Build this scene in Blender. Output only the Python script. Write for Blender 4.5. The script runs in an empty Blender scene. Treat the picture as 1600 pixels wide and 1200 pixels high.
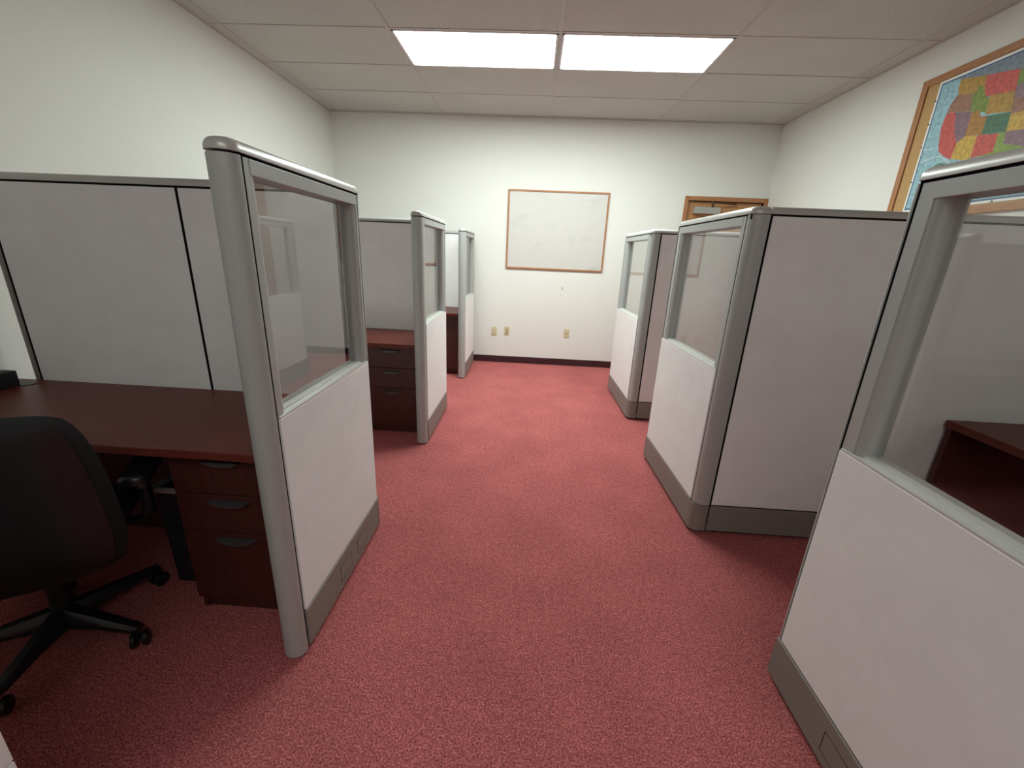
import bpy, bmesh, math, random
from mathutils import Matrix, Vector
random.seed(4)
PI = math.pi
S = bpy.context.scene
COL = S.collection

# ------------------------------------------------------------------ camera
CAMX, CAMZ = -0.0955, 1.3825
PITCH, YAW, ROLL, FPX = 0.3040, -0.0394, 0.0440, 645.8
cp, sp, cy, sy = math.cos(PITCH), math.sin(PITCH), math.cos(YAW), math.sin(YAW)
fw = Vector((sy*cp, cy*cp, -sp)); r0 = Vector((cy, -sy, 0)); u0 = r0.cross(fw)
rt = r0*math.cos(ROLL)+u0*math.sin(ROLL); up = u0*math.cos(ROLL)-r0*math.sin(ROLL)
cd = bpy.data.cameras.new('camera'); cam = bpy.data.objects.new('camera', cd); COL.objects.link(cam)
cam.matrix_world = Matrix(((rt.x, up.x, -fw.x, CAMX), (rt.y, up.y, -fw.y, 0), (rt.z, up.z, -fw.z, CAMZ), (0, 0, 0, 1)))
cd.sensor_fit = 'HORIZONTAL'; cd.sensor_width = 36; cd.lens = 36*FPX/1600; cd.clip_start = 0.02
S.camera = cam
# ------------------------------------------------------------------ world, exposure
w = bpy.data.worlds.new('world'); S.world = w; w.use_nodes = True
w.node_tree.nodes['Background'].inputs[0].default_value = (0.5, 0.5, 0.5, 1)
w.node_tree.nodes['Background'].inputs[1].default_value = 0.0
S.view_settings.view_transform = 'Standard'; S.view_settings.look = 'None'
S.view_settings.gamma = 1; S.view_settings.use_curve_mapping = False
S.view_settings.exposure = 0.0
LAMP, LAMP_FILL = 27.5, 9.5          # emission of the lit ceiling lenses and of the added fill pair
LAMP_RGB, FILL_RGB = (0.905, 1.01, 0.96, 1), (0.93, 1.0, 0.96, 1)

# ------------------------------------------------------------------ materials
def lin(c):
    return tuple(((v/255)/12.92 if v/255 <= 0.04045 else ((v/255+0.055)/1.055)**2.4) for v in c)
class NT:
    def __init__(s, name):
        s.m = bpy.data.materials.new(name); s.m.use_nodes = True
        s.t = s.m.node_tree; s.n = s.t.nodes; s.b = s.n['Principled BSDF']; s.out = s.n['Material Output']
    def add(s, typ, **k):
        x = s.n.new(typ)
        for a, v in k.items(): setattr(x, a, v)
        return x
    def link(s, a, b): s.t.links.new(a, b)
    def coord(s, scale=(1, 1, 1)):
        c = s.add('ShaderNodeTexCoord'); m = s.add('ShaderNodeMapping'); m.inputs['Scale'].default_value = scale
        s.link(c.outputs['Object'], m.inputs[0]); return m.outputs[0]
    def noise(s, vec, scale, detail=2, rough=0.5):
        n = s.add('ShaderNodeTexNoise'); n.inputs['Scale'].default_value = scale
        n.inputs['Detail'].default_value = detail; n.inputs['Roughness'].default_value = rough
        s.link(vec, n.inputs['Vector']); return n.outputs['Fac']
    def ramp(s, fac, stops):
        r = s.add('ShaderNodeValToRGB'); e = r.color_ramp.elements
        while len(e) < len(stops): e.new(0.5)
        for i, (p, c) in enumerate(stops): e[i].position = p; e[i].color = (*c, 1)
        s.link(fac, r.inputs[0]); return r.outputs[0]
    def bump(s, h, strength, dist=0.002):
        b = s.add('ShaderNodeBump'); b.inputs['Strength'].default_value = strength; b.inputs['Distance'].default_value = dist
        s.link(h, b.inputs['Height']); s.link(b.outputs[0], s.b.inputs['Normal'])
    def mul(s, a, b):
        m = s.add('ShaderNodeMix', data_type='RGBA', blend_type='MULTIPLY'); m.inputs[0].default_value = 1
        s.link(a, m.inputs[6]); s.link(b, m.inputs[7]); return m.outputs[2]
def mix3(c, k): return tuple(min(1, v*k) for v in c)
M = {}
def plain(key, c, rough=0.5, metal=0.0, var=0.06, scale=60, bump=0.0, spec=0.5):
    t = NT(key); v = t.coord(); n = t.noise(v, scale, 3)
    t.link(t.ramp(n, [(0.3, mix3(c, 1-var)), (0.7, mix3(c, 1+var))]), t.b.inputs['Base Color'])
    t.b.inputs['Roughness'].default_value = rough; t.b.inputs['Metallic'].default_value = metal
    t.b.inputs['Specular IOR Level'].default_value = spec
    if bump: t.bump(n, bump)
    M[key] = t.m
plain('wall', (0.745, 0.745, 0.705), 0.75, var=0.012, scale=220, bump=0.12)
plain('frame', (0.40, 0.42, 0.41), 0.42, 0.15, 0.03, 300, 0.03)
plain('cap', (0.50, 0.49, 0.47), 0.32, 0.2, 0.02, 200)
plain('base', (0.235, 0.22, 0.20), 0.5, 0.1, 0.03, 200)
plain('sill', (0.60, 0.60, 0.57), 0.35, 0.2, 0.02, 200)
plain('core', (0.004, 0.004, 0.005), 0.9, spec=0.1)
plain('black_plastic', (0.008, 0.008, 0.009), 0.42, var=0.2)
plain('black_fabric', (0.006, 0.006, 0.007), 0.75, var=0.3, scale=500, bump=0.15)
plain('black_gloss', (0.010, 0.010, 0.011), 0.28, var=0.2)
plain('arm_grey', (0.10, 0.10, 0.09), 0.35)
plain('handle', (0.08, 0.08, 0.078), 0.4, 0.5)
plain('maroon', (0.040, 0.010, 0.014), 0.5, var=0.1)
plain('steel', (0.42, 0.42, 0.40), 0.4, 0.4)
plain('dark_bronze', (0.06, 0.035, 0.02), 0.35, 0.6)
plain('plate', (0.62, 0.55, 0.36), 0.4, var=0.02)
plain('plate_dark', (0.10, 0.08, 0.05), 0.5)
plain('white_metal', (0.78, 0.76, 0.77), 0.45, var=0.01)
plain('paper', (0.82, 0.82, 0.80), 0.6, var=0.01)
plain('bin', (0.006, 0.006, 0.009), 0.6)
plain('rim', (0.35, 0.36, 0.36), 0.3, 0.3)
plain('tbar', (0.50, 0.48, 0.45), 0.5, var=0.02)
plain('cork', (0.46, 0.29, 0.12), 0.85, var=0.12, scale=350, bump=0.2)
plain('pin', (0.05, 0.06, 0.09), 0.4)

t = NT('fabric'); v = t.coord((1, 1, 1))
n1 = t.noise(v, 900, 2); n2 = t.noise(v, 9, 3)
c = t.mul(t.ramp(n1, [(0.3, (0.80, 0.795, 0.80)), (0.7, (0.89, 0.885, 0.89))]), t.ramp(n2, [(0.3, (0.95, 0.95, 0.95)), (0.7, (1, 1, 1))]))
t.link(c, t.b.inputs['Base Color']); t.b.inputs['Roughness'].default_value = 0.9; t.b.inputs['Specular IOR Level'].default_value = 0.15
t.bump(n1, 0.25, 0.001); M['fabric'] = t.m

t = NT('carpet'); v = t.coord()
n1 = t.noise(v, 170, 3, 0.8); n2 = t.noise(v, 45, 3, 0.6); n3 = t.noise(v, 3, 3)
c = t.ramp(n1, [(0.33, (0.18, 0.030, 0.034)), (0.50, (0.53, 0.135, 0.135)), (0.66, (0.86, 0.33, 0.31))])
c = t.mul(c, t.ramp(n2, [(0.3, (0.72, 0.72, 0.72)), (0.7, (1, 1, 1))]))
c = t.mul(c, t.ramp(n3, [(0.35, (0.86, 0.86, 0.86)), (0.65, (1, 1, 1))]))
t.link(c, t.b.inputs['Base Color']); t.b.inputs['Roughness'].default_value = 1.0; t.b.inputs['Specular IOR Level'].default_value = 0.05
t.bump(n1, 0.8, 0.006); M['carpet'] = t.m

t = NT('ceiling_tile'); v = t.coord()
n1 = t.noise(v, 150, 4, 0.8); n2 = t.noise(v, 2, 2)
c = t.mul(t.ramp(n1, [(0.36, (0.345, 0.34, 0.31)), (0.52, (0.615, 0.62, 0.575))]), t.ramp(n2, [(0.3, (0.95, 0.95, 0.95)), (0.7, (1, 1, 1))]))
t.link(c, t.b.inputs['Base Color']); t.b.inputs['Roughness'].default_value = 0.95; t.bump(n1, 0.5, 0.004); M['ceiling_tile'] = t.m

def wood(key, dark, light, rough, scale, spec=0.5):
    t = NT(key); v = t.coord(scale)
    n1 = t.noise(v, 6, 6, 0.65)
    t.link(t.ramp(n1, [(0.3, dark), (0.7, light)]), t.b.inputs['Base Color'])
    t.b.inputs['Roughness'].default_value = rough; t.b.inputs['Specular IOR Level'].default_value = spec
    M[key] = t.m
wood('mahogany', (0.085, 0.016, 0.010), (0.165, 0.032, 0.020), 0.38, (1.5, 22, 22), 0.25)
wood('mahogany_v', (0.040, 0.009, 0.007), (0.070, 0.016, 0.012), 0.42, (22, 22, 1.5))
wood('oak', (0.30, 0.130, 0.052), (0.46, 0.215, 0.095), 0.45, (20, 20, 2))
wood('oak_h', (0.30, 0.130, 0.052), (0.46, 0.215, 0.095), 0.45, (2, 2, 20))
wood('oak_door', (0.36, 0.165, 0.062), (0.50, 0.255, 0.105), 0.45, (12, 12, 1.2))

t = NT('whiteboard'); v = t.coord((1, 1, 2.2)); n1 = t.noise(v, 3.2, 5, 0.6); n2 = t.noise(v, 30, 2)
c = t.mul(t.ramp(n1, [(0.55, (0.60, 0.58, 0.555)), (0.74, (0.52, 0.51, 0.49))]), t.ramp(n2, [(0.3, (0.985, 0.985, 0.985)), (0.7, (1, 1, 1))]))
t.link(c, t.b.inputs['Base Color']); t.b.inputs['Roughness'].default_value = 0.45; M['whiteboard'] = t.m

def glass_mat():
    t = NT('glass'); t.n.remove(t.b)
    g = t.add('ShaderNodeNewGeometry'); d = t.add('ShaderNodeVectorMath', operation='DOT_PRODUCT')
    t.link(g.outputs['Normal'], d.inputs[0]); t.link(g.outputs['Incoming'], d.inputs[1])
    a = t.add('ShaderNodeMath', operation='ABSOLUTE'); t.link(d.outputs['Value'], a.inputs[0])
    s1 = t.add('ShaderNodeMath', operation='SUBTRACT'); s1.inputs[0].default_value = 1; t.link(a.outputs[0], s1.inputs[1])
    p = t.add('ShaderNodeMath', operation='POWER'); t.link(s1.outputs[0], p.inputs[0]); p.inputs[1].default_value = 5
    m = t.add('ShaderNodeMath', operation='MULTIPLY_ADD'); t.link(p.outputs[0], m.inputs[0]); m.inputs[1].default_value = 0.955; m.inputs[2].default_value = 0.055
    tr = t.add('ShaderNodeBsdfTransparent'); tr.inputs[0].default_value = (0.95, 0.955, 0.95, 1)
    gl = t.add('ShaderNodeBsdfGlossy'); gl.inputs['Roughness'].default_value = 0.0
    mx = t.add('ShaderNodeMixShader'); t.link(m.outputs[0], mx.inputs[0]); t.link(tr.outputs[0], mx.inputs[1]); t.link(gl.outputs[0], mx.inputs[2])
    t.link(mx.outputs[0], t.out.inputs[0]); M['glass'] = t.m
glass_mat()
def lamp_mat(key, power, rgb):
    t = NT(key); t.b.inputs['Base Color'].default_value = (0.8, 0.8, 0.8, 1)
    t.b.inputs['Emission Color'].default_value = rgb; t.b.inputs['Emission Strength'].default_value = power
    M[key] = t.m
lamp_mat('lamp_lens', LAMP, LAMP_RGB); lamp_mat('lamp_lens_fill', LAMP_FILL, FILL_RGB)
def flat(key, c):
    t = NT(key); v = t.coord(); n = t.noise(v, 45, 4, 0.7); c = lin(c)
    t.link(t.ramp(n, [(0.35, mix3(c, 0.72)), (0.65, mix3(c, 1.2))]), t.b.inputs['Base Color']); t.b.inputs['Roughness'].default_value = 0.6
    M[key] = t.m

# ------------------------------------------------------------------ mesh helpers
def box(bm, x0, x1, y0, y1, z0, z1):
    v = [bm.verts.new((x, y, z)) for z in (z0, z1) for y in (y0, y1) for x in (x0, x1)]
    for f in ((0, 2, 3, 1), (4, 5, 7, 6), (0, 1, 5, 4), (2, 6, 7, 3), (0, 4, 6, 2), (1, 3, 7, 5)):
        bm.faces.new([v[i] for i in f])
def rrect(x0, x1, y0, y1, r, n=6):
    if not isinstance(r, (tuple, list)): r = (r,)*4          # corners: (x0y0, x1y0, x1y1, x0y1)
    out = []
    for (cx, cyy, a0), q in zip(((x0, y0, PI), (x1, y0, -PI/2), (x1, y1, 0), (x0, y1, PI/2)), r):
        q = max(q, 0.0002)
        ox = cx+q if cx == x0 else cx-q; oy = cyy+q if cyy == y0 else cyy-q
        for k in range(n+1):
            a = a0+k/n*PI/2; out.append((ox+q*math.cos(a), oy+q*math.sin(a)))
    return out
def loft(bm, rings, cap=True):
    R = [[bm.verts.new(p) for p in ring] for ring in rings]; n = len(R[0])
    for a, b in zip(R, R[1:]):
        for i in range(n): bm.faces.new((a[i], a[(i+1) % n], b[(i+1) % n], b[i]))
    if cap:
        bm.faces.new(R[0][::-1]); bm.faces.new(R[-1])
def rprism(bm, x0, x1, y0, y1, z0, z1, r=0.0, dome=0.0, n=6):
    """rounded-rectangle prism along z, its top edge rounded by dome"""
    if not isinstance(r, (tuple, list)): r = (r,)*4
    rings = [[(x, y, z0) for x, y in rrect(x0, x1, y0, y1, r, n)]]
    if dome:
        for k in range(6):
            a = k/5*PI/2*0.93; d = dome*(1-math.cos(a)); z = z1-dome+dome*math.sin(a)
            rings.append([(x, y, z) for x, y in rrect(x0+d, x1-d, y0+d, y1-d, [max(q-d, 0.0002) for q in r], n)])
    else: rings.append([(x, y, z1) for x, y in rrect(x0, x1, y0, y1, r, n)])
    loft(bm, rings)
def prism(bm, pts, axis, a0, a1):
    """extrude a 2-D outline along an axis; outline coords are the two other axes in order"""
    def P(p, a):
        return {'x': (a, p[0], p[1]), 'y': (p[0], a, p[1]), 'z': (p[0], p[1], a)}[axis]
    loft(bm, [[P(p, a0) for p in pts], [P(p, a1) for p in pts]])
def tube(bm, pts, rad, n=10):
    pts = [Vector(p) for p in pts]; rads = rad if isinstance(rad, (list, tuple)) else [rad]*len(pts)
    rings = []
    for i, p in enumerate(pts):
        d = (pts[min(i+1, len(pts)-1)]-pts[max(i-1, 0)]).normalized()
        a = d.orthogonal().normalized() if i == 0 else (pa-d*pa.dot(d)).normalized()
        pa = a; b = d.cross(a)
        rings.append([tuple(p+(a*math.cos(k/n*2*PI)+b*math.sin(k/n*2*PI))*rads[i]) for k in range(n)])
    loft(bm, rings)
def disc(bm, c, axis, r, h, n=16):
    v = Vector({'x': (1, 0, 0), 'y': (0, 1, 0), 'z': (0, 0, 1)}[axis]); c = Vector(c)
    tube(bm, [c, c+v*h], r, n)
def obj(name, bm, mat, parent=None, smooth=False, bevel=0.0):
    bmesh.ops.recalc_face_normals(bm, faces=bm.faces)
    if bevel:
        bmesh.ops.bevel(bm, geom=[e for e in bm.edges if e.calc_face_angle(0) > 0.7], offset=bevel, segments=2, profile=0.5, affect='EDGES')
    me = bpy.data.meshes.new(name); bm.to_mesh(me); bm.free()
    for m in (mat if isinstance(mat, list) else [mat]): me.materials.append(M[m])
    if smooth:
        for p in me.polygons: p.use_smooth = True
        try: me.set_sharp_from_angle(angle=math.radians(38))
        except Exception: pass
    o = bpy.data.objects.new(name, me); COL.objects.link(o)
    if parent: o.parent = parent
    return o
def B(*boxes):
    bm = bmesh.new()
    for b in boxes: box(bm, *b)
    return bm
def tag(o, label, cat, group=None):
    o['label'] = label; o['category'] = cat
    if group: o['group'] = group
    return o
def thing(name, label, cat, loc=(0, 0, 0), rz=0, group=None):
    o = bpy.data.objects.new(name, None); COL.objects.link(o); o.location = loc; o.rotation_euler = (0, 0, rz)
    o.empty_display_size = 0.05
    return tag(o, label, cat, group)
def struct(o): o['kind'] = 'structure'; return o
def copy_tree(o, parent=None):
    c = o.copy(); COL.objects.link(c); c.parent = parent
    for ch in list(o.children): copy_tree(ch, c)
    return c

# ------------------------------------------------------------------ room shell
XL, XR, YB, YF, H = -2.543, 2.569, 5.357, -3.30, 2.865
T = 0.6096
struct(obj('floor', B((XL-.1, XR+.1, YF-.1, YB+.1, -.1, 0)), 'carpet'))
struct(obj('wall_left', B((XL-.1, XL, YF-.1, YB+.1, 0, H+.12)), 'wall'))
struct(obj('wall_right', B((XR, XR+.1, YF-.1, YB+.1, 0, H+.12)), 'wall'))
struct(obj('wall_front', B((XL, XR, YF-.1, YF, 0, H+.12)), 'wall'))
DX0, DX1, DZ = 1.665, 2.526, 2.070      # door opening in the back wall
struct(obj('wall_back', B((XL, DX0, YB, YB+.1, 0, H+.12), (DX1, XR, YB, YB+.1, 0, H+.12), (DX0, DX1, YB, YB+.1, DZ, H+.12)), 'wall'))
bb = .088
def baseb(name, b):
    return struct(obj(name, B(b), 'maroon', bevel=.002))
baseb('baseboard_back', (XL+.006, 1.615, YB-.006, YB, .0, bb))
baseb('baseboard_left', (XL, XL+.006, YF, YB-.001, .0, bb))
baseb('baseboard_right', (XR-.006, XR, YF, YB-.001, .0, bb))
# ceiling: slab, tiles, grid bars
ceil = struct(obj('ceiling', B((XL-.1, XR+.1, YF-.1, YB+.1, H+.12, H+.2)), 'tbar'))
xs = [XL, -4*T, -2*T, 0, 2*T, 4*T, XR]
Y0 = 5.3086
ys = [YB]+[Y0-j*T for j in range(16)]
ys = [y for y in ys if y > YF+.05]+[YF]
LIGHTS = {(2, 3), (3, 3), (2, 11), (3, 11)}
mesh_cache = {}
for i in range(6):
    for j in range(len(ys)-1):
        if (i, j) in LIGHTS: continue
        x0, x1, y1, y0 = xs[i], xs[i+1], ys[j], ys[j+1]
        if y1-y0 < 0.1: continue
        key = (round(x1-x0, 3), round(y1-y0, 3)); cx, cyy = (x0+x1)/2, (y0+y1)/2
        if key not in mesh_cache:
            hx, hy = (x1-x0)/2-.010, (y1-y0)/2-.010
            o = obj('ceiling_tile', B((-hx, hx, -hy, hy, 0, .018)), 'ceiling_tile', ceil, bevel=.002); mesh_cache[key] = o.data
        else:
            o = bpy.data.objects.new('ceiling_tile', mesh_cache[key]); COL.objects.link(o); o.parent = ceil
        o.location = (cx, cyy, H+random.uniform(.001, .003))
for x in xs[1:-1]: obj('grid_bar', B((x-.012, x+.012, YF, YB, H-.001, H+.03)), 'tbar', ceil)
for y in ys[1:-1]: obj('grid_bar', B((XL, XR, y-.012, y+.012, H-.0015, H+.03)), 'tbar', ceil)
for b in ((XL, XL+.022, YF, YB, H-.002, H+.02), (XR-.022, XR, YF, YB, H-.002, H+.02), (XL, XR, YB-.022, YB, H-.002, H+.02)):
    obj('edge_angle', B(b), 'tbar', ceil)
def troffer(x0, x1, row, lens, label, grp):
    y1, y0 = ys[row], ys[row+1]
    L = thing('ceiling_light', label, 'ceiling light', ((x0+x1)/2, (y0+y1)/2, H), 0, grp)
    hx, hy = T-.014, T/2-.014
    bm = B((-hx, hx, -hy, -hy+.016, -.003, .10), (-hx, hx, hy-.016, hy, -.003, .10), (-hx, -hx+.016, -hy, hy, -.003, .10), (hx-.016, hx, -hy, hy, -.003, .10), (-hx, hx, -hy, hy, .095, .11))
    obj('housing', bm, 'white_metal', L)
    obj('lens', B((-hx+.017, hx-.017, -hy+.017, hy-.017, .002, .008)), lens, L)
troffer(-2*T, 0, 3, 'lamp_lens', 'lit fluorescent ceiling panel on the side of the drawer-desk cubicles', 'lit ceiling panels')
troffer(0, 2*T, 3, 'lamp_lens', 'lit fluorescent ceiling panel on the side of the map board', 'lit ceiling panels')
for x in (-2*T, 0): troffer(x, x+2*T, 11, 'lamp_lens_fill', 'added fill light built as a ceiling panel above the mouth of the aisle', 'added fill lights')  # pair added out of view to brighten the faces turned towards the camera

# ------------------------------------------------------------------ door in the back wall
d1 = struct(obj('door_1', B((DX0+.003, DX1-.003, YB+.03, YB+.07, .005, DZ-.003)), 'oak_door', bevel=.002))
fr = obj('door_frame', B((1.620, DX0, YB-.014, YB+.09, 0, 2.117), (DX1, 2.566, YB-.014, YB+.09, 0, 2.117)), 'oak', d1, bevel=.003)
obj('door_head', B((DX0, DX1, YB-.014, YB+.09, DZ, 2.117)), 'oak_h', d1, bevel=.003)
clo = obj('door_closer', B((1.738, 2.030, YB-.055, YB+.03, 1.93, 2.002)), 'steel', d1, bevel=.004)
bm = bmesh.new(); tube(bm, [(1.93, YB-.06, 2.052), (2.19, YB-.005, 2.043)], .007); disc(bm, (1.93, YB-.06, 2.0), 'z', .012, .062)
obj('closer_arm', bm, 'dark_bronze', clo, True)
bm = bmesh.new(); tube(bm, [(2.19, YB-.005, 2.043), (2.22, YB+.02, 2.06)], .008); obj('arm_bracket', bm, 'dark_bronze', clo, True)
bm = bmesh.new(); disc(bm, (1.73, YB-.03, 1.0), 'y', .028, .06); obj('door_handle', bm, 'steel', d1, True)

# ------------------------------------------------------------------ whiteboard
W = thing('whiteboard', 'blank whiteboard in a thin wooden frame hung on the far white wall', 'whiteboard', (.149, YB, 1.215))
hw, hh = .599, .902
obj('writing_surface', B((-hw+.012, hw-.012, -.012, -.002, .012, hh-.012)), 'whiteboard', W)
for x0, x1, z0, z1, m in ((-hw, -hw+.02, 0, hh, 'oak'), (hw-.02, hw, 0, hh, 'oak'), (-hw+.02, hw-.02, 0, .02, 'oak_h'), (-hw+.02, hw-.02, hh-.02, hh, 'oak_h')):
    obj('frame_rail', B((x0, x1, -.020, -.0005, z0, z1)), m, W, bevel=.003)

# ------------------------------------------------------------------ wall plates
def plate(x, z, label, kind, grp=None):
    P_ = thing('wall_plate', label, 'wall plate', (x, YB, z), 0, grp)
    bm = bmesh.new(); rprism(bm, -.036, .036, -.058, .058, 0, .006, .006, .003)
    bmesh.ops.rotate(bm, verts=bm.verts, cent=(0, 0, 0), matrix=Matrix.Rotation(PI/2, 3, 'X'))
    obj('cover', bm, 'plate', P_, True)
    if kind == 'duplex':
        for s in (-1, 1):
            bm = bmesh.new(); rprism(bm, -.017, .017, -.014, .014, .006, .008, .008)
            bmesh.ops.rotate(bm, verts=bm.verts, cent=(0, 0, 0), matrix=Matrix.Rotation(PI/2, 3, 'X'))
            bmesh.ops.translate(bm, verts=bm.verts, vec=(0, 0, s*.021)); r = obj('receptacle', bm, 'plate', P_)
            obj('slots', B((-.008, -.006, -.0085, -.0079, s*.021-.004, s*.021+.005), (.006, .008, -.0085, -.0079, s*.021-.004, s*.021+.005)), 'plate_dark', r)
    elif kind == 'jacks':
        for s in (-1, 1):
            bm = bmesh.new(); disc(bm, (0, -.018, s*.02), 'y', .008, .012); obj('jack', bm, 'plate_dark', P_, True)
    else:
        obj('insert', B((-.017, .017, -.008, -.005, -.033, .033)), 'plate', P_, bevel=.001)
        obj('jack', B((-.007, .007, -.0095, -.007, -.007, .007)), 'plate_dark', P_)
plate(-.572, .415, 'beige duplex outlet plate on the wall beside the two-jack plate', 'duplex')
plate(-.404, .425, 'beige wall plate with two dark round jacks', 'jacks')
plate(.372, .430, 'beige wall plate standing alone below the right half of the whiteboard', 'insert')
# tiny scuffs on the wall below the whiteboard
sc = bmesh.new()
for x, z, a, b in ((.272, .992, .012, .020), (.283, 1.0, .008, .012), (.262, .915, .006, .008)):
    pts = [(x+a*(1+.35*random.uniform(-1, 1))*math.cos(k/9*2*PI), z+b*(1+.35*random.uniform(-1, 1))*math.sin(k/9*2*PI)) for k in range(9)]
    prism(sc, pts, 'y', YB-.0008, YB+.0005)
plain('scuff', (0.52, 0.52, 0.50), 0.8, var=0.25, scale=200)
bpy_wall = bpy.data.objects['wall_back']; obj('scuff_mark', sc, 'scuff', bpy_wall)

# ------------------------------------------------------------------ cork board with map on the right wall
CB = thing('cork_board', 'oak-framed cork board hung high on the wall behind the pinned map', 'cork board', (XR, 3.525, 1.735))
cw, ch = 1.83, .912         # local: y runs from 0 to -cw
obj('cork_panel', B((-.012, -.001, -cw+.02, -.02, .02, ch-.02)), 'cork', CB)
for y0, y1, z0, z1, m in ((-.045, 0, 0, ch, 'oak'), (-cw, -cw+.045, 0, ch, 'oak'), (-cw+.045, -.045, 0, .045, 'oak_h'), (-cw+.045, -.045, ch-.045, ch, 'oak_h')):
    obj('frame_rail', B((-.024, -.0005, y0, y1, z0, z1)), m, CB, bevel=.003)
MP = thing('wall_map', 'colourful printed map of the states pinned to the cork board', 'map', (XR-.0125, 3.39, 1.79))
PW, PH = 1.25, .81
def mpoly(name, poly, mat, lift, parent, th=.0003):
    bm = bmesh.new(); prism(bm, [(-u, vv) for u, vv in poly], 'x', -lift-th, -lift); return obj(name, bm, mat, parent)
mpoly('paper_sheet', [(0, 0), (PW, 0), (PW, PH), (0, PH)], 'paper', 0, MP, .001)
flat('map_border', (72, 100, 135)); flat('map_sea', (148, 186, 196)); flat('map_north', (122, 134, 146)); flat('map_inset', (105, 140, 120))
mpoly('map_border', [(.014, .014), (PW-.014, .014), (PW-.014, PH-.014), (.014, PH-.014)], 'map_border', .001, MP)
mpoly('map_sea', [(.024, .024), (PW-.024, .024), (PW-.024, PH-.024), (.024, PH-.024)], 'map_sea', .0013, MP)
mpoly('map_north', [(.135, PH-.025), (.154, .772), (.324, .735), (.517, .700), (.80, .690), (1.0, .60), (1.1, .70), (PW-.025, .74), (PW-.025, PH-.025)], 'map_north', .0016, MP)
cols = dict(gold=(172, 136, 66), tan=(152, 112, 92), green=(120, 138, 66), red=(192, 88, 80), purple=(132, 104, 116), amber=(168, 122, 62), teal=(78, 114, 90), yellow=(196, 162, 78), lime=(134, 156, 78), mauve=(138, 112, 122))
for k, c_ in cols.items(): flat('map_'+k, c_)
ST = [('gold', [(.154, .774), (.324, .737), (.350, .650), (.343, .645), (.28, .650), (.165, .692), (.15, .73)]),
 ('tan', [(.165, .692), (.268, .655), (.274, .62), (.296, .555), (.126, .599), (.13, .64)]),
 ('green', [(.297, .69), (.322, .68), (.343, .645), (.365, .61), (.388, .605), (.400, .520), (.293, .556), (.272, .64)]),
 ('red', [(.324, .737), (.517, .701), (.532, .592), (.39, .612), (.365, .61), (.343, .645)]),
 ('gold', [(.388, .612), (.532, .592), (.547, .483), (.394, .512)]),
 ('red', [(.127, .597), (.189, .581), (.219, .466), (.268, .384), (.258, .294), (.2, .327), (.155, .36), (.138, .395), (.128, .44), (.113, .512), (.118, .56)]),
 ('purple', [(.189, .581), (.305, .551), (.309, .421), (.292, .40), (.268, .388), (.219, .466)]),
 ('amber', [(.305, .551), (.358, .542), (.367, .508), (.414, .499), (.415, .399), (.309, .416)]),
 ('teal', [(.414, .499), (.552, .481), (.56, .379), (.415, .399)]),
 ('yellow', [(.268, .392), (.309, .416), (.392, .401), (.394, .274), (.346, .274), (.258, .300)]),
 ('red', [(.392, .401), (.521, .382), (.523, .283), (.394, .274)]),
 ('lime', [(.521, .382), (.562, .379), (.568, .315), (.65, .29), (.70, .27), (.715, .20), (.66, .15), (.63, .08), (.585, .11), (.54, .19), (.50, .20), (.46, .24), (.45, .277), (.523, .283)]),
 ('mauve', [(.560, .379), (.70, .365), (.70, .270), (.65, .290), (.568, .315)]),
 ('yellow', [(.552, .470), (.690, .462), (.70, .365), (.56, .379)]),
 ('tan', [(.537, .545), (.66, .540), (.69, .462), (.552, .470)]),
 ('mauve', [(.532, .620), (.655, .612), (.66, .540), (.540, .545)]),
 ('green', [(.517, .701), (.645, .695), (.655, .612), (.532, .620)]),
 ('gold', [(.645, .695), (.735, .69), (.72, .61), (.725, .56), (.655, .56)]),
 ('red', [(.658, .558), (.745, .556), (.76, .50), (.74, .465), (.68, .465)]),
 ('purple', [(.69, .46), (.75, .46), (.79, .375), (.70, .365)]), ('red', [(.70, .363), (.79, .36), (.775, .265), (.70, .27)]),
 ('teal', [(.73, .63), (.79, .65), (.81, .55), (.745, .55)]), ('lime', [(.755, .54), (.81, .54), (.81, .40), (.785, .38)]),
 ('amber', [(.812, .54), (.87, .54), (.87, .43), (.815, .41)]), ('mauve', [(.80, .395), (.95, .42), (.96, .385), (.79, .35)]),
 ('gold', [(.785, .345), (.83, .35), (.83, .21), (.79, .22)]), ('green', [(.832, .35), (.90, .35), (.90, .22), (.835, .22)]),
 ('yellow', [(.90, .35), (.98, .30), (.94, .22), (.902, .22)]), ('red', [(.86, .218), (.95, .218), (1.0, .10), (.975, .06), (.93, .18)]),
 ('purple', [(.93, .36), (1.06, .40), (1.07, .34), (.98, .33)]), ('lime', [(.95, .44), (1.07, .47), (1.07, .40), (.95, .40)]),
 ('red', [(.88, .54), (1.0, .55), (1.0, .47), (.88, .46)]), ('gold', [(1.0, .62), (1.09, .66), (1.1, .52), (1.0, .52)]), ('teal', [(1.1, .68), (1.16, .74), (1.19, .66), (1.12, .58)])]
for k, (c_, poly) in enumerate(ST): mpoly('map_region', poly, 'map_'+c_, .0019+.00005*k, MP, .0008)
mpoly('map_inset', [(.07, .06), (.10, .13), (.09, .20), (.12, .27), (.19, .29), (.25, .27), (.27, .20), (.31, .12), (.25, .16), (.18, .13), (.12, .09)], 'map_inset', .0019, MP)
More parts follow.
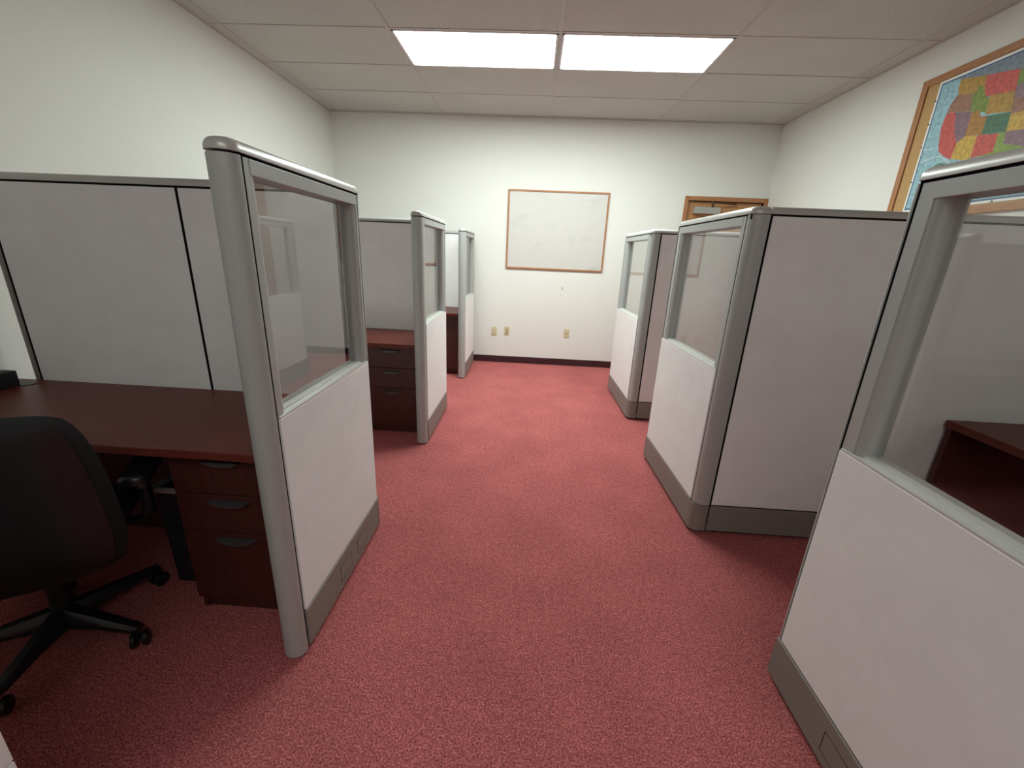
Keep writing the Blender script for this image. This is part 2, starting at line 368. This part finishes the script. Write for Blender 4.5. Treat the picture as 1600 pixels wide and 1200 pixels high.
for p0, p1 in (((.03, .325), (.17, .335)), ((.17, .335), (.30, .25)), ((.30, .25), (.36, .20)), ((.03, .40), (.11, .39))):
    dx, dz = p1[0]-p0[0], p1[1]-p0[1]; l = math.hypot(dx, dz); nx, nz = -dz/l*.0015, dx/l*.0015
    mpoly('inset_line', [(p0[0]+nx, p0[1]+nz), (p1[0]+nx, p1[1]+nz), (p1[0]-nx, p1[1]-nz), (p0[0]-nx, p0[1]-nz)], 'paper', .0036, MP)
for u_, v_ in ((.003, .70), (.006, .56), (.004, .42), (.004, .20), (.62, .006)):
    bm = bmesh.new(); disc(bm, (-.007, -u_, v_), 'x', .004, .007, 10); obj('push_pin', bm, 'pin', MP)

# ------------------------------------------------------------------ cubicle panels
HT = .04           # half thickness
ZC, ZT, ZR, ZF, ZB, Z0 = 1.588, 1.620, 1.545, .893, .170, .020
def foot(parent, x, y):
    bm = bmesh.new(); tube(bm, [(x, y, 0), (x, y, .006), (x, y, .03)], [.020, .020, .009], 12); obj('glide', bm, 'black_plastic', parent, True)
def stile(x0, x1, inner):
    """plan outline of a stile; inner = +1 bead on the x1 side, -1 on the x0 side"""
    f, d, bw = .037, .007, .030
    pts = []
    arc = [(0, f), (.0005, f-.0025)]+[(.002+(bw-.002)*math.sin(a), f-.0025-(f-.0025-d)*(1-math.cos(a))) for a in [k/7*PI/2 for k in range(8)]]
    if inner > 0:
        xa = x1-bw
        pts = [(x0, -f)]+[(xa+dx, -yy) for dx, yy in arc]+[(xa+dx, yy) for dx, yy in arc[::-1]]+[(x0, f)]
    else:
        xa = x0+bw
        pts = [(x1, f)]+[(xa-dx, yy) for dx, yy in arc]+[(xa-dx, -yy) for dx, yy in arc[::-1]]+[(x1, -f)]
    return pts
def glazed_panel(loc, rz, L, style, label, kx=None):
    """x runs from the free end (0) to the corner post (L); the aisle is on -y"""
    G = thing('glazed_panel', label, 'cubicle panel', loc, rz, 'glazed cubicle panels along the aisle')
    e = .040 if style == 'round' else .010           # end trim depth
    pw = .035 if style == 'round' else .052          # corner post width
    xe, xc = e+.009, L-pw-.006
    bm = bmesh.new()
    if style == 'round': rprism(bm, 0, e, -.039, .039, .012, ZC-.004, (.036, .002, .002, .036))
    else: rprism(bm, 0, e, -.039, .039, ZB, ZC-.004, (.008, .001, .001, .008))
    obj('end_trim', bm, 'frame', G, True)
    bm = B((e-.002, e+.016, -.0355, .0355, .06, ZC+.003), (xc-.010, xc+.012, -.0355, .033, .06, ZC-.002), (e, L-.022, -.0355, .030, ZC-.02, ZC+.003), (e+.02, xc, -.028, .028, .06, ZF-.015))
    obj('core', bm, 'core', G)
    w1, w2 = (.055, .045) if style == 'round' else (.070, .058)
    for a, b, s in ((xe, xe+w1, 1), (xc-w2, xc, -1)):
        bm = bmesh.new(); prism(bm, stile(a, b, s), 'z', ZF-.02, ZC-.005); obj('stile', bm, 'frame', G, True)
    obj('top_rail', B((xe+w1-.034, xc-w2+.034, -.0385, .0385, ZR, ZC-.005)), 'frame', G, bevel=.0015)
    pr = [(-.0420, ZF-.005), (-.0420, ZF+.001), (-.024, ZF+.003), (-.022, ZF+.009), (-.005, ZF+.011)]
    pr = pr+[(-y, z) for y, z in pr[::-1]]
    bm = bmesh.new(); prism(bm, pr, 'x', xe+.004, xc-.002); obj('sill_strip', bm, 'sill', G)
    g = bmesh.new(); box(g, xe+w1-.015, xc-w2+.015, -.003, .003, ZF+.012, ZR+.012); obj('glass_pane', g, 'glass', G)
    for s in (-1, 1):
        x1 = xc if style == 'round' else xc
        bm = bmesh.new(); box(bm, xe, x1, min(s*.028, s*.043), max(s*.028, s*.043), ZB+.006, ZF-.004); obj('fabric_pad', bm, 'fabric', G, bevel=.003)
        b0 = xe if style == 'round' else .0
        bm = bmesh.new(); box(bm, b0, xc+.004, min(s*.028, s*.044), max(s*.028, s*.044), Z0, ZB); bc = obj('base_cover', bm, 'base', G, bevel=.003)
        if s < 0 and kx:
            for a, z in ((kx, .088), (kx+.17, .088)):
                bm = B((a, a+.10, -.0450, -.0435, z-.030, z+.034)); obj('knockout_plate', bm, 'base', bc, bevel=.0005)
                obj('knockout_gap', B((a-.003, a+.103, -.0443, -.0436, z-.033, z+.037)), 'core', bc)
    bm = bmesh.new(); rprism(bm, xc+.008, L, -.0372, .034, ZB+.004, ZC-.001, (.001, .034 if style == 'round' else .042, .001, .001)); obj('corner_post', bm, 'frame', G, True)
    bm = bmesh.new(); rprism(bm, xc+.006, L+.002, -HT-.004, .034, Z0, ZB-.001, (.001, .036 if style == 'round' else .045, .001, .001)); obj('post_base', bm, 'base', G, True)
    bm = bmesh.new(); rprism(bm, -.001, L, -HT-.001, HT+.001, ZC+.002, ZT, (.036, .040, .004, .036) if style == 'round' else (.014, .042, .004, .014), .024, 8); obj('top_cap', bm, 'cap', G, True)
    foot(G, .05, 0); foot(G, L-.09, 0)
    return G
def partition(loc, length, label, end_trim=False):
    """runs along +x from loc; faces -y and +y"""
    Pn = thing('partition_panel', label, 'cubicle panel', loc, 0, 'fabric cubicle partitions')
    h = .035; x0, x1 = .006, length-.006
    obj('core', B((.0, length, -.0325, .0325, .06, ZC+.004)), 'core', Pn)
    if end_trim:
        bm = bmesh.new(); rprism(bm, -.045, -.004, -h-.002, h+.002, .012, ZC-.003, (.03, .002, .002, .03)); obj('end_trim', bm, 'base', Pn, True)
        obj('seam', B((-.006, .006, -.033, .033, .05, ZC)), 'core', Pn)
    for s in (-1, 1):
        bm = bmesh.new(); box(bm, x0, x1, min(s*.02, s*h), max(s*.02, s*h), ZB+.006, ZC-.006); obj('fabric_pad', bm, 'fabric', Pn, bevel=.003)
        bm = bmesh.new(); box(bm, x0-.003, x1+.003, min(s*.02, s*(h+.002)), max(s*.02, s*(h+.002)), Z0, ZB); obj('base_cover', bm, 'base', Pn, bevel=.003)
    a = -.046 if end_trim else 0
    bm = bmesh.new()
    prof = [(-.036, ZC+.002)]+[(-.036+.022*(1-math.cos(k/5*PI/2)), ZT-.022+.022*math.sin(k/5*PI/2)) for k in range(6)]
    prof = prof+[(-y, z) for y, z in prof[::-1]]
    prism(bm, prof, 'x', a, length); obj('top_cap', bm, 'cap', Pn, True)
    foot(Pn, .06, 0); foot(Pn, length-.06, 0)
    return Pn
LX, RX = -.860, .850
LEFT = [(1.047, .780, 'nearest the black office chair'), (2.770, .785, None), (4.500, .752, None)]
LLAB = ['grey-framed glazed panel beside the desk with the black office chair',
        'grey-framed glazed panel shielding the middle drawer desk of three',
        'grey-framed glazed panel shielding the drawer desk beside the far wall']
for (y, L, _), lab in zip(LEFT, LLAB): glazed_panel((LX, y, 0), PI/2+.008, L, 'round', lab, .31 if y < 1.1 else None)
RLAB = ['grey-framed glazed panel in front of the dark kneehole desk',
        'glazed panel with rounded corner post between the other two on the map side',
        'glazed panel on the map side standing closest to the wooden door']
for (x, y, L, tw), lab in zip(((RX, 1.143, .875, 0), (.826, 2.800, .878, .030), (.834, 4.410, .888, .023)), RLAB): glazed_panel((x, y, 0), -PI/2+tw, L, 'flat', lab, .27 if y < 1.2 else None)
PLAB = ['grey fabric partition behind the desk with the black office chair', 'grey fabric partition behind the middle drawer desk of three', 'grey fabric partition behind the drawer desk beside the far wall']
for (y, L, _), lab in zip(LEFT, PLAB):
    yc = y+L-.034
    partition((-2.395, yc, 0), 2.395-1.562, lab+', the half with the free end trim', True)
    partition((-1.562, yc, 0), 1.562-.909, lab+', the half joining the glazed panel')
partition((.892, 1.962, 0), 1.55, 'wide grey fabric partition backing the cubicle under the map board')
partition((.894, 3.562, 0), 1.55, 'wide fabric partition of the cubicle by the wooden door')

# ------------------------------------------------------------------ desks and drawer pedestals
def handle(parent, x, y, z, wd=.148, hgt=.026):
    n = 12; top = []
    for k in range(n+1):
        a = -1+2*k/n; top.append((x+a*wd/2, z-hgt*(1-abs(a)**2.6)))
    bm = bmesh.new(); loft(bm, [[(p, y+.002, q) for p, q in top], [(x+(p-x)*.97, y-.016, z-(z-q)*.92) for p, q in top], [(x+(p-x)*.9, y-.022, z-.002-(z-q)*.7) for p, q in top]])
    obj('handle', bm, 'handle', parent, True)
def pedestal(x, y, label):
    wdt = .405; Pd = thing('drawer_pedestal', label, 'drawer unit', (x, y, 0), 0, 'mahogany drawer pedestals')
    d = .485
    obj('body', B((0, .018, .020, d, .0, .692), (wdt-.018, wdt, .020, d, 0, .692), (.018, wdt-.018, d-.018, d, 0, .692), (.018, wdt-.018, .020, d-.018, .674, .692), (.018, wdt-.018, .020, d-.018, .06, .078)), 'mahogany_v', Pd, bevel=.001)
    obj('plinth', B((.018, wdt-.018, .028, .046, 0, .06)), 'mahogany_v', Pd)
    for z0, z1 in ((.530, .687), (.371, .526), (.064, .367)):
        dr = obj('drawer', B((.003, wdt-.003, 0, .019, z0, z1)), 'mahogany_v', Pd, bevel=.0015)
        handle(dr, wdt/2, 0, z1-.018)
        if z1 > .6:
            bm = bmesh.new(); disc(bm, (wdt-.055, -.006, z1-.04), 'y', .009, .01); obj('lock', bm, 'dark_bronze', dr, True)
    return Pd
def desk(x0, x1, y0, y1, label, grommet=None):
    D = thing('desk', label, 'desk', (x0, y0, 0), 0, 'mahogany desks along the partitions')
    wd, dp = x1-x0, y1-y0
    bm = bmesh.new(); box(bm, 0, wd, 0, dp, .695, .725); obj('desktop', bm, 'mahogany', D, bevel=.003)
    obj('end_panel', B((.02, .045, .05, dp-.01, 0, .695)), 'mahogany_v', D)
    obj('modesty_panel', B((.045, wd-.45, dp-.10, dp-.08, .02, .695)), 'mahogany_v', D)  # carried down to the floor and set forward to darken the kneehole
    if grommet:
        bm = bmesh.new(); disc(bm, (grommet[0]-x0, grommet[1]-y0, .7235), 'z', .032, .004, 20); obj('cable_grommet', bm, 'black_plastic', D)
    return D
for k, (y, L, _) in enumerate(LEFT):
    yb = y+L-.034-.041
    if k == 2: yb -= .0
    yf = yb-.585
    desk(-2.49, -.917, yf, yb, ('mahogany desk with the black office chair pushed in', 'mahogany desk behind the middle glazed panel on the drawer side', 'mahogany desk nearest the far wall, mostly hidden by a glazed panel')[k], (-2.375, 1.685) if k == 0 else None)
    pedestal(-1.326, yf+.055, ('three-drawer mahogany pedestal under the desk with the black chair', 'three-drawer mahogany pedestal with grey pulls under the middle desk', 'three-drawer mahogany pedestal under the desk nearest the far wall')[k])
# kneehole desk in the near right-hand cubicle (runs along the map wall)
D = thing('desk', 'dark mahogany kneehole desk seen through the glass below the map board', 'desk', (1.885, .55, 0))
dl = 1.915-.55
obj('desktop', (lambda bm: (box(bm, 0, .655, 0, dl, .690, .725), bm)[1])(bmesh.new()), 'mahogany', D, bevel=.003)
obj('end_panel', B((.01, .63, dl-.03, dl-.004, 0, .690)), 'mahogany_v', D, bevel=.001)
obj('end_panel', B((.01, .63, .01, .036, 0, .690)), 'mahogany_v', D, bevel=.001)
obj('modesty_panel', B((.55, .57, .036, dl-.03, .2, .690)), 'mahogany_v', D)

# ------------------------------------------------------------------ black box on the desk, bin below it
K = thing('desk_box', 'black box with a grey top lying on the desk against the white wall', 'box', (-2.485, 1.55, .725))
bm = bmesh.new(); rprism(bm, .0, .105, 0, .115, 0, .070, .006, .006); obj('body', bm, 'black_plastic', K, True)
obj('lid', B((.010, .085, .010, .095, .070, .074)), 'arm_grey', K, bevel=.001)
Wb = thing('waste_bin', 'black bin with a pale rim in the kneehole beside the drawers', 'bin', (-1.460, 1.485, 0))
bm = bmesh.new(); rings = []
for z, a, b in ((0, .080, .128), (.436, .084, .134), (.436, .079, .129), (.01, .075, .123)):
    rings.append([(x, y, z) for x, y in rrect(-a, a, -b, b, .02)])
loft(bm, rings); obj('body', bm, 'bin', Wb, True)
bm = bmesh.new(); rings = []
for z, e in ((.432, .001), (.432, .006), (.452, .006), (.452, -.004), (.432, -.004)):
    rings.append([(x, y, z) for x, y in rrect(-.084-e, .084+e, -.134-e, .134+e, .021)])
loft(bm, rings, False); obj('rim', bm, 'rim', Wb)

# ------------------------------------------------------------------ white cabinet beside the camera
C_ = thing('white_cabinet', 'white drawer cabinet with a dark joint line standing on the carpet', 'cabinet', (-1.50, .02, 0))
obj('body', B((0, .462, 0, .462, 0, 1.30)), 'white_metal', C_, bevel=.002)  # upper part unseen; height raised to keep the added fill light off the carpet
for z0, z1 in ((.06, .433), (.438, .862), (.867, 1.29)):
    dr = obj('drawer', B((.463, .480, .002, .462, z0, z1)), 'white_metal', C_, bevel=.001)
    obj('handle', B((.480, .490, .16, .30, z1-.06, z1-.045)), 'steel', dr, bevel=.002)

# ------------------------------------------------------------------ office chair
CH = thing('office_chair', 'black swivel office chair with armrests pushed up to the desk', 'chair', (-1.690, 1.075, 0), math.radians(30))
def cushion(name, fmap, mat, n=18, m=14, h=.03, back=None):
    bm = bmesh.new(); top = []; bot = []
    for side, dst in ((1, top), (-1, bot)):
        for j in range(m+1):
            row = []
            for i in range(n+1):
                s, t_ = -1+2*i/n, -1+2*j/m
                k = (1-max(abs(s), abs(t_))**5)
                p = fmap(s, t_, side*h*math.sqrt(max(k, 0)))
                row.append(bm.verts.new(p))
            dst.append(row)
    for g in (top, bot):
        for j in range(m):
            for i in range(n): bm.faces.new((g[j][i], g[j][i+1], g[j+1][i+1], g[j+1][i]))
    bmesh.ops.remove_doubles(bm, verts=bm.verts, dist=.0002)
    return obj(name, bm, mat, CH, True)
def sq(s, t_, p=.12):
    """square to rounded square"""
    k = math.sqrt(1-p*(abs(t_*s)**4)*1.2); return s*k, t_*k
def fback(s, t_, d):
    a, b = sq(s, t_, .16)
    wv = .290*(1-.05*b*b-.05*b); z = .652+.280*b
    return (a*wv, -.235-.055*(b+1)/2+.055*a*a+d, z)
def fseat(s, t_, d):
    a, b = sq(s, t_, .30)
    return (a*.25, .03+b*.24, .445+d+.012*a*a-(.02*b*b if b > 0 else 0))
bk = cushion('backrest', fback, 'black_fabric', h=.032)
def fshell(s, t_, d):
    a, b = sq(s, t_, .30)
    x, y, z = fback(s*.92, t_*.92, 0); return (x, y-.030+d, z)
sh = cushion('back_shell', fshell, 'black_gloss', h=.010)
cushion('seat', fseat, 'black_fabric', h=.04)
bm = bmesh.new(); tube(bm, [(0, 0, .09), (0, 0, .26)], .028, 14); tube(bm, [(0, 0, .25), (0, 0, .40)], .018, 14); obj('gas_column', bm, 'black_plastic', CH, True)
obj('tilt_mechanism', B((-.09, .09, -.11, .10, .375, .41)), 'black_plastic', CH, bevel=.008)
bm = bmesh.new(); tube(bm, [(0, -.08, .39), (0, -.25, .40), (0, -.305, .46), (0, -.312, .60), (0, -.318, .66)], [.022, .022, .024, .024, .018], 10); obj('back_bar', bm, 'black_plastic', CH, True)
for s in (-1, 1):
    bm = bmesh.new(); tube(bm, [(s*.12, .02, .405), (s*.27, .01, .41), (s*.298, .0, .45), (s*.298, -.005, .60)], [.014, .018, .020, .020], 10); a = obj('armrest', bm, 'black_plastic', CH, True)
    bm = bmesh.new(); rprism(bm, s*.298-.042, s*.298+.042, -.11, .11, .600, .632, .035, .018); obj('arm_pad', bm, 'black_gloss', a, True)
    obj('adjust_button', B((s*.298-.010, s*.298+.010, -.034, -.022, .55, .58)), 'arm_grey', a, bevel=.003)
for k in range(5):
    a = math.radians(-33+72*k); ca, sa = math.cos(a), math.sin(a)
    rings = []
    for r_, wd, zb, zt in ((.0, .035, .065, .135), (.03, .032, .068, .132), (.15, .026, .075, .112), (.265, .020, .070, .092), (.285, .014, .070, .088)):
        rings.append([(r_*ca-y*sa, r_*sa+y*ca, z) for y, z in ((-wd, zb), (wd, zb), (wd, zb+(zt-zb)*.6), (wd*.5, zt), (-wd*.5, zt), (-wd, zb+(zt-zb)*.6))])
    bm = bmesh.new(); loft(bm, rings); lg = obj('base_leg', bm, 'black_gloss', CH, True)
    bm = bmesh.new(); ph = a+.6+k*1.1; px, py = .275*ca, .275*sa
    ax = Vector((math.cos(ph), math.sin(ph), 0))
    for q in (-1, 1):
        c0 = Vector((px, py, .0275))+ax*(q*.017); tube(bm, [c0-ax*.009, c0-ax*.006, c0+ax*.006, c0+ax*.009], [.022, .0275, .0275, .022], 18)
    tube(bm, [(px, py, .03), (px, py, .075)], .007, 8); cs = obj('caster', bm, 'black_gloss', CH, True)
